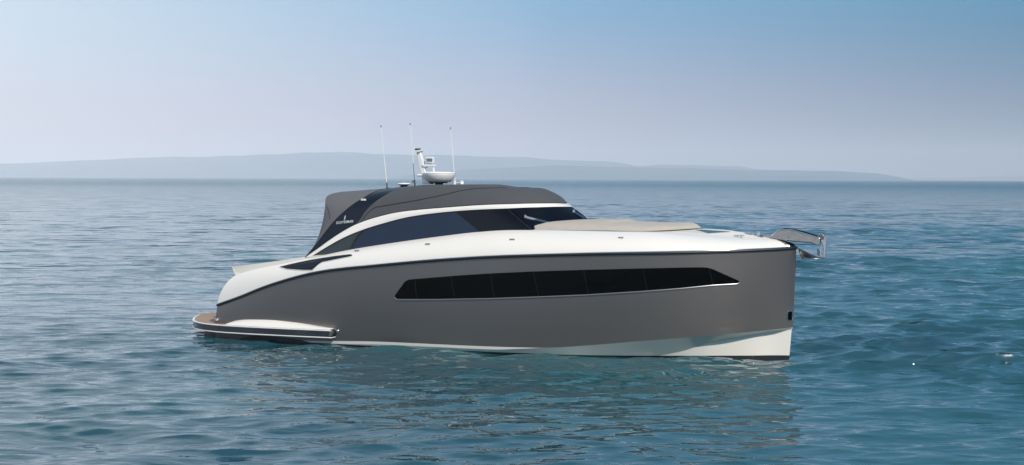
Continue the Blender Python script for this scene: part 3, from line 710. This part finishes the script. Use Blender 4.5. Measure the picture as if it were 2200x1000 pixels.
pprism('mast_gusset', [(910, 366), (918, 372), (912, 374)], -.03, .03, 'plastic', mast, .003)
tubeobj('cable', curve([(909, 362, -.05), (914, 361.5, -.05), (919, 358.5, -.05), (920, 357, -.05)], 8), .008, 'black', mast)
bm = bmesh.new(); lathe(bm, [(.03, -.08), (.03, .02), (.02, .05)], P(903, 377, -.05), 12, Matrix.Rotation(R(90), 3, 'Y')); finish('mast_lamp', bm, 'plastic', mast, merge=0)
pprism('mast_foot', [(906, 395.5), (908, 392.5), (913, 390), (921, 391), (925, 396)], -.14, .12, 'plastic', mast, .01)
fl = pprism('floodlight', [(913.5, 339), (915, 337.6), (929.5, 338), (930.5, 339.5), (930, 351), (916, 350.5)], -.11, .0, 'plastic', mast, .012)
pprism('lamp_lens', [(916, 341), (929, 341), (928.5, 348), (916.8, 347.6)], -.114, -.10, 'lens', fl, .002)
pprism('lamp_bracket', [(917, 350), (926, 350), (929, 354.4), (914.5, 354.4)], -.07, -.02, 'plastic', fl, .004)
dc = P(943.5, 392, 0); z0 = P(943.5, 392, 0).z; ppm = 1 / ((P(943.5, 392, 0) - P(944.5, 392, 0)).length)
def dz(py): return P(943.5, py, 0).z - z0
rd = bmesh.new()
lathe(rd, [(.05, dz(391.5)), (22.5 / ppm, dz(391.5)), (26 / ppm, dz(388.5)), (30 / ppm, dz(383)), (32.0 / ppm, dz(377)), (32.7 / ppm, dz(373.6)), (32.3 / ppm, dz(372.6)), (31.5 / ppm, dz(371.3)), (28 / ppm, dz(370.1)), (18 / ppm, dz(369.4)), (.02, dz(369.2))], dc, 48)
dome = finish('radar_dome', rd, 'plastic', boat, 50, merge=0)
bm = bmesh.new(); lathe(bm, [(17 / ppm, dz(394)), (17 / ppm, dz(391.4))], dc, 32); lathe(bm, [(8 / ppm, dz(399)), (8 / ppm, dz(393.5))], dc, 20); finish('dome_base', bm, 'black', dome, merge=0)
tubeobj('dome_seam', [dc + Vector((32.75 / ppm * math.cos(a), 32.75 / ppm * math.sin(a), dz(373.2))) for a in np.linspace(0, 2 * math.pi, 49)], .004, mat('grey_line', (.3, .3, .31), .5), dome, caps=False)
for (bx, by, tx, ty, y0) in ((832, 406, 818.4, 273, -.25), (891.5, 400, 881.2, 268, .35), (977.5, 393, 968, 277, .75)):
    a, c_ = P(bx, by, y0), P(tx, ty, y0); d = c_ - a
    ao = tubeobj('whip_antenna', [a + d * .10, c_], .014, 'plastic', boat, seg=8, r2=.007)
    tubeobj('antenna_foot', [a - Vector((0, 0, .05)), a + d * .10], .022, 'steel' if bx < 900 else 'plastic', ao, seg=10)
    bm = bmesh.new(); lathe(bm, [(.013, -.01), (.016, .02), (.008, .04)], c_, 8); finish('antenna_tip', bm, 'black', ao, merge=0)
    if bx == 891.5:
        bm = bmesh.new(); lathe(bm, [(.04, -.02), (.04, .02)], a + Vector((-.04, 0, .12)), 14, Matrix.Rotation(R(90), 3, 'X')); finish('ratchet_mount', bm, 'steel', ao, merge=0)
c = P(868, 396, .1); bm = bmesh.new(); lathe(bm, [(.04, -.06), (.16, -.02), (.185, .0), (.17, .02), (.05, .035), (.01, .038)], c, 32); gd = finish('satellite_puck', bm, 'plastic', boat, merge=0)
bm = bmesh.new(); lathe(bm, [(.1, -.16), (.1, -.03)], c, 20); finish('puck_stand', bm, 'seam', gd, merge=0)
c = P(976.5, 393.5, .1); hb_ = P(992, 392.2, .1); bm = bmesh.new()
tube(bm, [c, hb_], .012); lathe(bm, [(.045, -.06), (.04, .04), (.02, .05)], c, 14)
dd = (hb_ - c).normalized(); q = dd.to_track_quat('Z', 'Y').to_matrix(); lathe(bm, [(.012, -.06), (.025, -.02), (.055, .015), (.052, .018), (.01, .0)], hb_, 18, Matrix.Rotation(R(-35), 3, 'Z') @ q)
finish('horn', bm, 'plastic', boat, merge=0)

# ------------------------------------------------------------------ far boats
def small_boat(name, px, dist, length, white, label):
    o = empty(name); hor = 384 + (px - 1100) * 8 / 2200; o.location = ((px - 1100) / F * dist, dist, 0)
    bm = bmesh.new(); g = []
    for i in range(13):
        u = i / 12; hb2 = length * .14 * (1 - max(0, (u - .5) * 2) ** 2.2) * (.8 + .2 * min(1, u * 4)); x_ = (u - .5) * length
        g.append([(x_, -hb2 * .7, -.3), (x_, -hb2, length * .10 + length * .05 * u), (x_, 0, length * .11 + length * .05 * u), (x_, hb2, length * .10 + length * .05 * u), (x_, hb2 * .7, -.3)])
    grid(bm, g); finish('boat_hull', bm, white, o)
    bm = bmesh.new(); box(bm, (-length * .05, 0, length * .19), (length * .3, length * .18, length * .16)); bevel(finish('wheelhouse', bm, 'plastic', o, merge=0), .1)
    bm = bmesh.new(); tube(bm, [(-length * .1, 0, length * .25), (-length * .1, 0, length * .5)], length * .01); finish('mast', bm, 'steel', o, merge=0)
    tag(o, label, 'boat'); return o
small_boat('fishing_boat', 1530, 2600, 5, 'anti', 'tiny dark boat on the horizon to the right, below the far hills')
small_boat('fishing_boat', 212, 2600, 6, 'steel', 'tiny pale grey boat on the horizon at far left')

# ------------------------------------------------------------------ haze
sc.cycles.volume_bounces = 2; sc.cycles.caustics_reflective = False; sc.cycles.caustics_refractive = False
HAZE = 1.1e-4
if HAZE:
    bm = bmesh.new(); box(bm, (0, 8600, 225), (29000, 23700, 454)); hz = finish('haze', bm, None, None, merge=0); tag(hz, kind='stuff')
    m = bpy.data.materials.new('haze_air'); m.use_nodes = True; t = m.node_tree; t.nodes.clear()
    oo = t.nodes.new('ShaderNodeOutputMaterial'); pv = t.nodes.new('ShaderNodeVolumePrincipled'); t.links.new(pv.outputs[0], oo.inputs['Volume'])
    pv.inputs['Color'].default_value = (.93, .945, 1.0, 1); pv.inputs['Density'].default_value = HAZE; pv.inputs['Anisotropy'].default_value = -.71
    hz.data.materials.append(m)
for nm, c_ in (('rail', rail), ('up', up), ('chine', chine)):
    print(nm, [tuple(round(k, 2) for k in c_[i]) for i in range(0, NU, 8)] + [tuple(round(k, 2) for k in c_[-1])])
